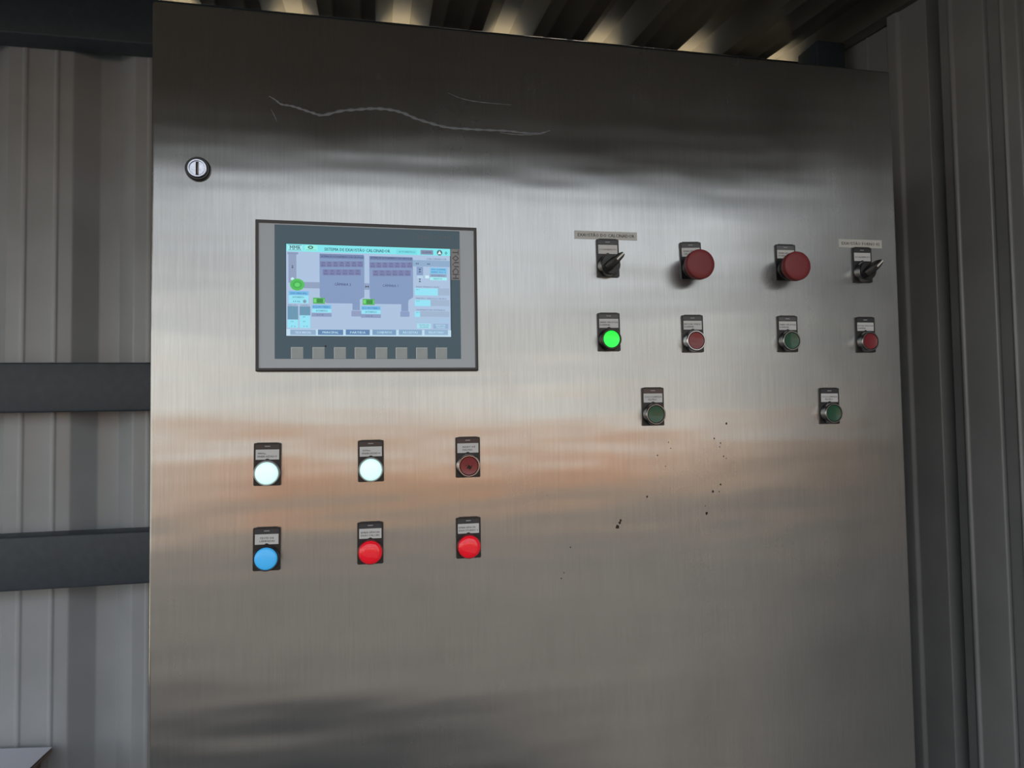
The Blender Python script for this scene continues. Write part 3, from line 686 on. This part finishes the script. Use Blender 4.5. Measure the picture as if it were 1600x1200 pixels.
t = base('push_button', 767.8, -233.6, -.008, 'dark green CICLO LIMPEZA FILTRO button nearest the right door edge, on the orange reflection', 'push button', gP, [('CICLO LIMPEZA', -12.2, 12.2), ('FILTRO', -7, 5)]); push(t, M_GREEN, SATIN)
def strip(x0, x1, z0, z1, a, s, label):
    xc, zc = (x0+x1)/2, (z0+z1)/2
    t = thing('label_strip', V(xc, 0, zc), label, 'label', 'printed strips above the switches'); t.rotation_euler.y = -a
    w, h = (x1-x0)/2, (z1-z0)/2
    bm = bmesh.new(); rrect(bm, -w, w, -.35, 0, -h, h, r=.4); link('tape', tomesh(bm, 'tape'), mat('printed tape', (196, 196, 192), .5), t)
    bm = bmesh.new(); text_bm(bm, s, -w+4.5, w-4, 0, 4.2, -.42); link('lettering', tomesh(bm, 'l'), INK, t)
strip(398.3, 485.8, -7.4, 3.4, .006, 'EXAUSTÃO DO CALCINADOR', 'white printed strip reading EXAUSTÃO DO CALCINADOR')
strip(792.8, 863.6, -6.0, 6.0, .006, 'EXAUSTÃO FORNO 02', 'white printed strip reading EXAUSTÃO FORNO 02')

# ---------------- table with papers at the bottom left
tb = thing('side_table', V(-870, 520, -FLOOR), 'low side table left of the cabinet carrying white papers', 'table')
TT = -924
def tp_(name, me, m): return link(name, me, m, tb)
WOOD = mat('brown board', (128, 104, 88), .6, noise=.15, nscale=40)
tp_('tabletop', boxmesh('top', -340, 333, -330, 205, FLOOR+TT-22, FLOOR+TT, bev=2), WOOD)
lm = boxmesh('leg', -20, 20, -20, 20, 0, FLOOR+TT-22, bev=2); lm.materials.append(WOOD)
for sx_ in (-310, 303):
    for sy_ in (-300, 175): link('leg', lm, None, tb, (sx_/1000, sy_/1000, 0))
PAPER = mat('white paper', (236, 238, 252), .7, noise=.02, nscale=10)
def paper(name, x0, x1, y0, y1, z, a, label, sag=10, t_=.5, m=PAPER):
    bm = bmesh.new(); nx, ny = 12, 6; g = []
    for s_ in (0, 1):
        for i in range(nx+1):
            row = []
            for j in range(ny+1):
                u, v = i/nx, j/ny; x_, y_ = x0+(x1-x0)*u, y0+(y1-y0)*v
                zz = sag*math.sin(min(1, u*1.0)*math.pi*.5+math.pi*.5)*1.0
                row.append(bm.verts.new(Vector((x_, y_, zz-(t_ if s_ else 0)))/1000))
            g.append(row)
    T_, B_ = g[:nx+1], g[nx+1:]
    for i in range(nx):
        for j in range(ny):
            bm.faces.new((T_[i][j], T_[i+1][j], T_[i+1][j+1], T_[i][j+1])); bm.faces.new((B_[i][j+1], B_[i+1][j+1], B_[i+1][j], B_[i][j]))
        bm.faces.new((T_[i][0], B_[i][0], B_[i+1][0], T_[i+1][0])); bm.faces.new((T_[i][ny], T_[i+1][ny], B_[i+1][ny], B_[i][ny]))
    for j in range(ny):
        bm.faces.new((T_[0][j], T_[0][j+1], B_[0][j+1], B_[0][j])); bm.faces.new((T_[nx][j], B_[nx][j], B_[nx][j+1], T_[nx][j+1]))
    o = link(name, tomesh(bm, name, True), m); o.location = V(-690, 560, z); o.rotation_euler.z = a
    return tag(o, label, 'paper', 'papers on the side table')
paper('cardboard_folder', -200, 170, -200, 165, TT+14, -.04, 'brown card folder under the white papers on the side table', 11, 2.5, mat('card edge', (150, 130, 118), .7))['category'] = 'folder'
paper('paper_sheet', -190, 168, -120, 166, TT+19, -.05, 'large white paper sheet uppermost in the bottom left corner', 13, .8)
